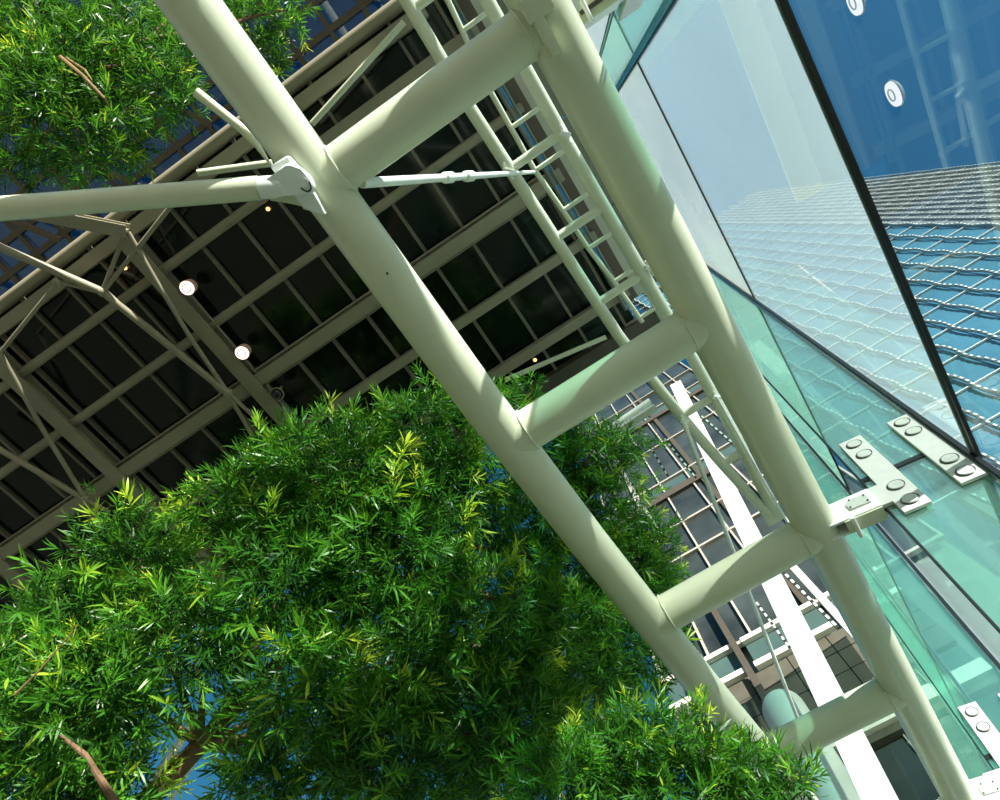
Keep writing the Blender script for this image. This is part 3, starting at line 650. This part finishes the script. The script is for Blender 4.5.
main = [(425, 432, 52, 10.8, 1.1), (335, 478, 62, 10.2, 1), (250, 500, 52, 10.2, 1), (285, 460, 30, 10.4, .9), (140, 560, 52, 10, 1), (65, 625, 55, 9.2, 1), (490, 500, 62, 11.2, 1),
        (395, 560, 72, 9.8, .9), (285, 585, 62, 9.4, .8), (190, 640, 62, 9, .85), (95, 700, 66, 8.6, .85), (10, 700, 50, 8.6, .9),
        (560, 560, 66, 11.6, 1.1), (470, 625, 66, 9.6, 1), (560, 650, 66, 10.2, 1.1), (625, 655, 48, 11.0, 1.2), (395, 660, 62, 9, .8), (300, 700, 58, 8.6, .75),
        (40, 775, 55, 8.4, .9), (110, 790, 40, 8.4, .7), (265, 785, 44, 8.4, .7), (390, 760, 66, 8.6, 1), (500, 735, 66, 9.0, 1), (240, 530, 20, 10, .7), (500, 415, 26, 11.6, 1),
        (430, 500, 50, 10.4, 1), (330, 540, 45, 10, .8),
        (430, 560, 105, 13, .6), (310, 600, 95, 13, .55), (560, 640, 85, 13.4, .7), (110, 660, 80, 12.4, .5), (410, 730, 105, 12.4, .6), (530, 750, 90, 12, .7), (60, 760, 80, 11.6, .6), (290, 740, 60, 12, .5)]
tree1 = make_tree('weeping_tree', 'large dense narrow-leaved green tree filling the lower left', main,
          [(-3.4, 1.2, 0), (-3.3, 1.6, 2.5), tuple(P(120, 830, 8.6)), tuple(P(200, 745, 9)), tuple(P(300, 640, 9.8)), tuple(P(380, 540, 10.4))], [.22, .19, .15, .13, .09, .05], 300, DN, .215, 3)
right = [(590, 455, 40, 12.6, 1.1), (625, 440, 20, 12.8, 1), (600, 510, 44, 12.8, 1.1), (640, 550, 34, 12.8, 1.1), (655, 575, 22, 12.8, 1), (528, 392, 15, 12.4, .9), (620, 580, 40, 12.6, 1.1), (560, 470, 40, 12.6, 1)]
tree2 = make_tree('slender_tree', 'bright leafy tree tip showing between the thick tubes in the middle', right,
          [(-3.0, 6.2, 0), (-2.8, 6.2, 4), tuple(P(600, 700, 11.8)), tuple(P(600, 600, 12.4)), tuple(P(590, 480, 12.6))], [.16, .14, .1, .07, .04], 80, DN*1.7, .19, 5)
low = [(620, 765, 46, 7.6, 1.1), (690, 752, 34, 7.4, 1.1), (745, 772, 26, 7.3, 1.1), (790, 785, 24, 7.2, 1), (670, 800, 40, 7.2, 1), (560, 790, 50, 7.4, 1), (740, 800, 30, 7.2, 1), (645, 735, 24, 7.6, .9)]
tree3 = make_tree('low_tree', 'light green bushy tree along the bottom edge in front of the lowest rung', low,
          [(-1.0, 3.4, 0), (-.8, 3.6, 2), tuple(P(640, 900, 7)), tuple(P(640, 790, 7.4))], [.12, .1, .06, .03], 120, DN, .17, 9)
topl = [(40, 30, 66, 9.8, 1), (120, 40, 52, 9.6, 1), (165, 62, 34, 9.4, 1), (50, 110, 56, 9.2, 1), (115, 125, 36, 9.2, 1), (20, 165, 28, 9, .9), (90, 155, 24, 9, .9), (175, 100, 24, 9.4, .9), (0, 70, 50, 9.4, 1), (85, 75, 45, 9.4, 1),
        (190, 20, 40, 10.4, 1), (235, 15, 36, 10.6, 1), (262, 40, 26, 10.6, 1), (285, 10, 24, 10.6, .9), (270, 66, 14, 10.6, .8), (-40, 20, 50, 9.6, .8)]
tree4 = make_tree('leafy_tree', 'yellow-green leafy tree crown in the upper left corner', topl,
          [(-9.5, -5.0, 0), (-9.0, -5.2, 4), tuple(P(-160, 60, 9.2)), tuple(P(-60, 60, 9.4)), tuple(P(60, 70, 9.4)), tuple(P(150, 40, 9.6)), tuple(P(230, 25, 10.2))], [.24, .2, .14, .1, .06, .045, .02], 200, DN, .165, 11)
tube('branch', [P(60, 57, 8.55), P(82, 75, 8.5), P(104, 98, 8.5), P(110, 108, 8.6)], [.03, .026, .02, .008], MT['twig'], tree4, 8)
tube('branch', [P(66, 58, 8.6), P(85, 70, 8.55), P(92, 80, 8.5)], [.02, .015, .006], MT['twig'], tree4, 8)
tube('branch', [P(15, 695, 7.6), P(40, 670, 7.6), P(78, 625, 7.7)], [.016, .012, .006], MT['twig'], tree1, 6)
tube('branch', [P(120, 810, 7.7), P(85, 755, 7.8), P(60, 735, 7.8)], [.05, .035, .02], MT['bark'], tree1, 8)
# bare pale trunks against the sky in the lower-left gap
for p, q, r_, lb in [((150, 800), (188, 730), .10, 'pale bare post against the blue sky in the lower left gap'), ((188, 775), (207, 742), .05, 'thinner pale post right of the pale bare post in the sky gap')]:
    e_ = P(*q, 20); tag(bar('post', e_*[1, 1, 0], e_+Z*.6, r_*2, r_*2, MT['paler'], None), lb, 'post')
for o in ROOTS:
    if '_loc' in o: del o['_loc']
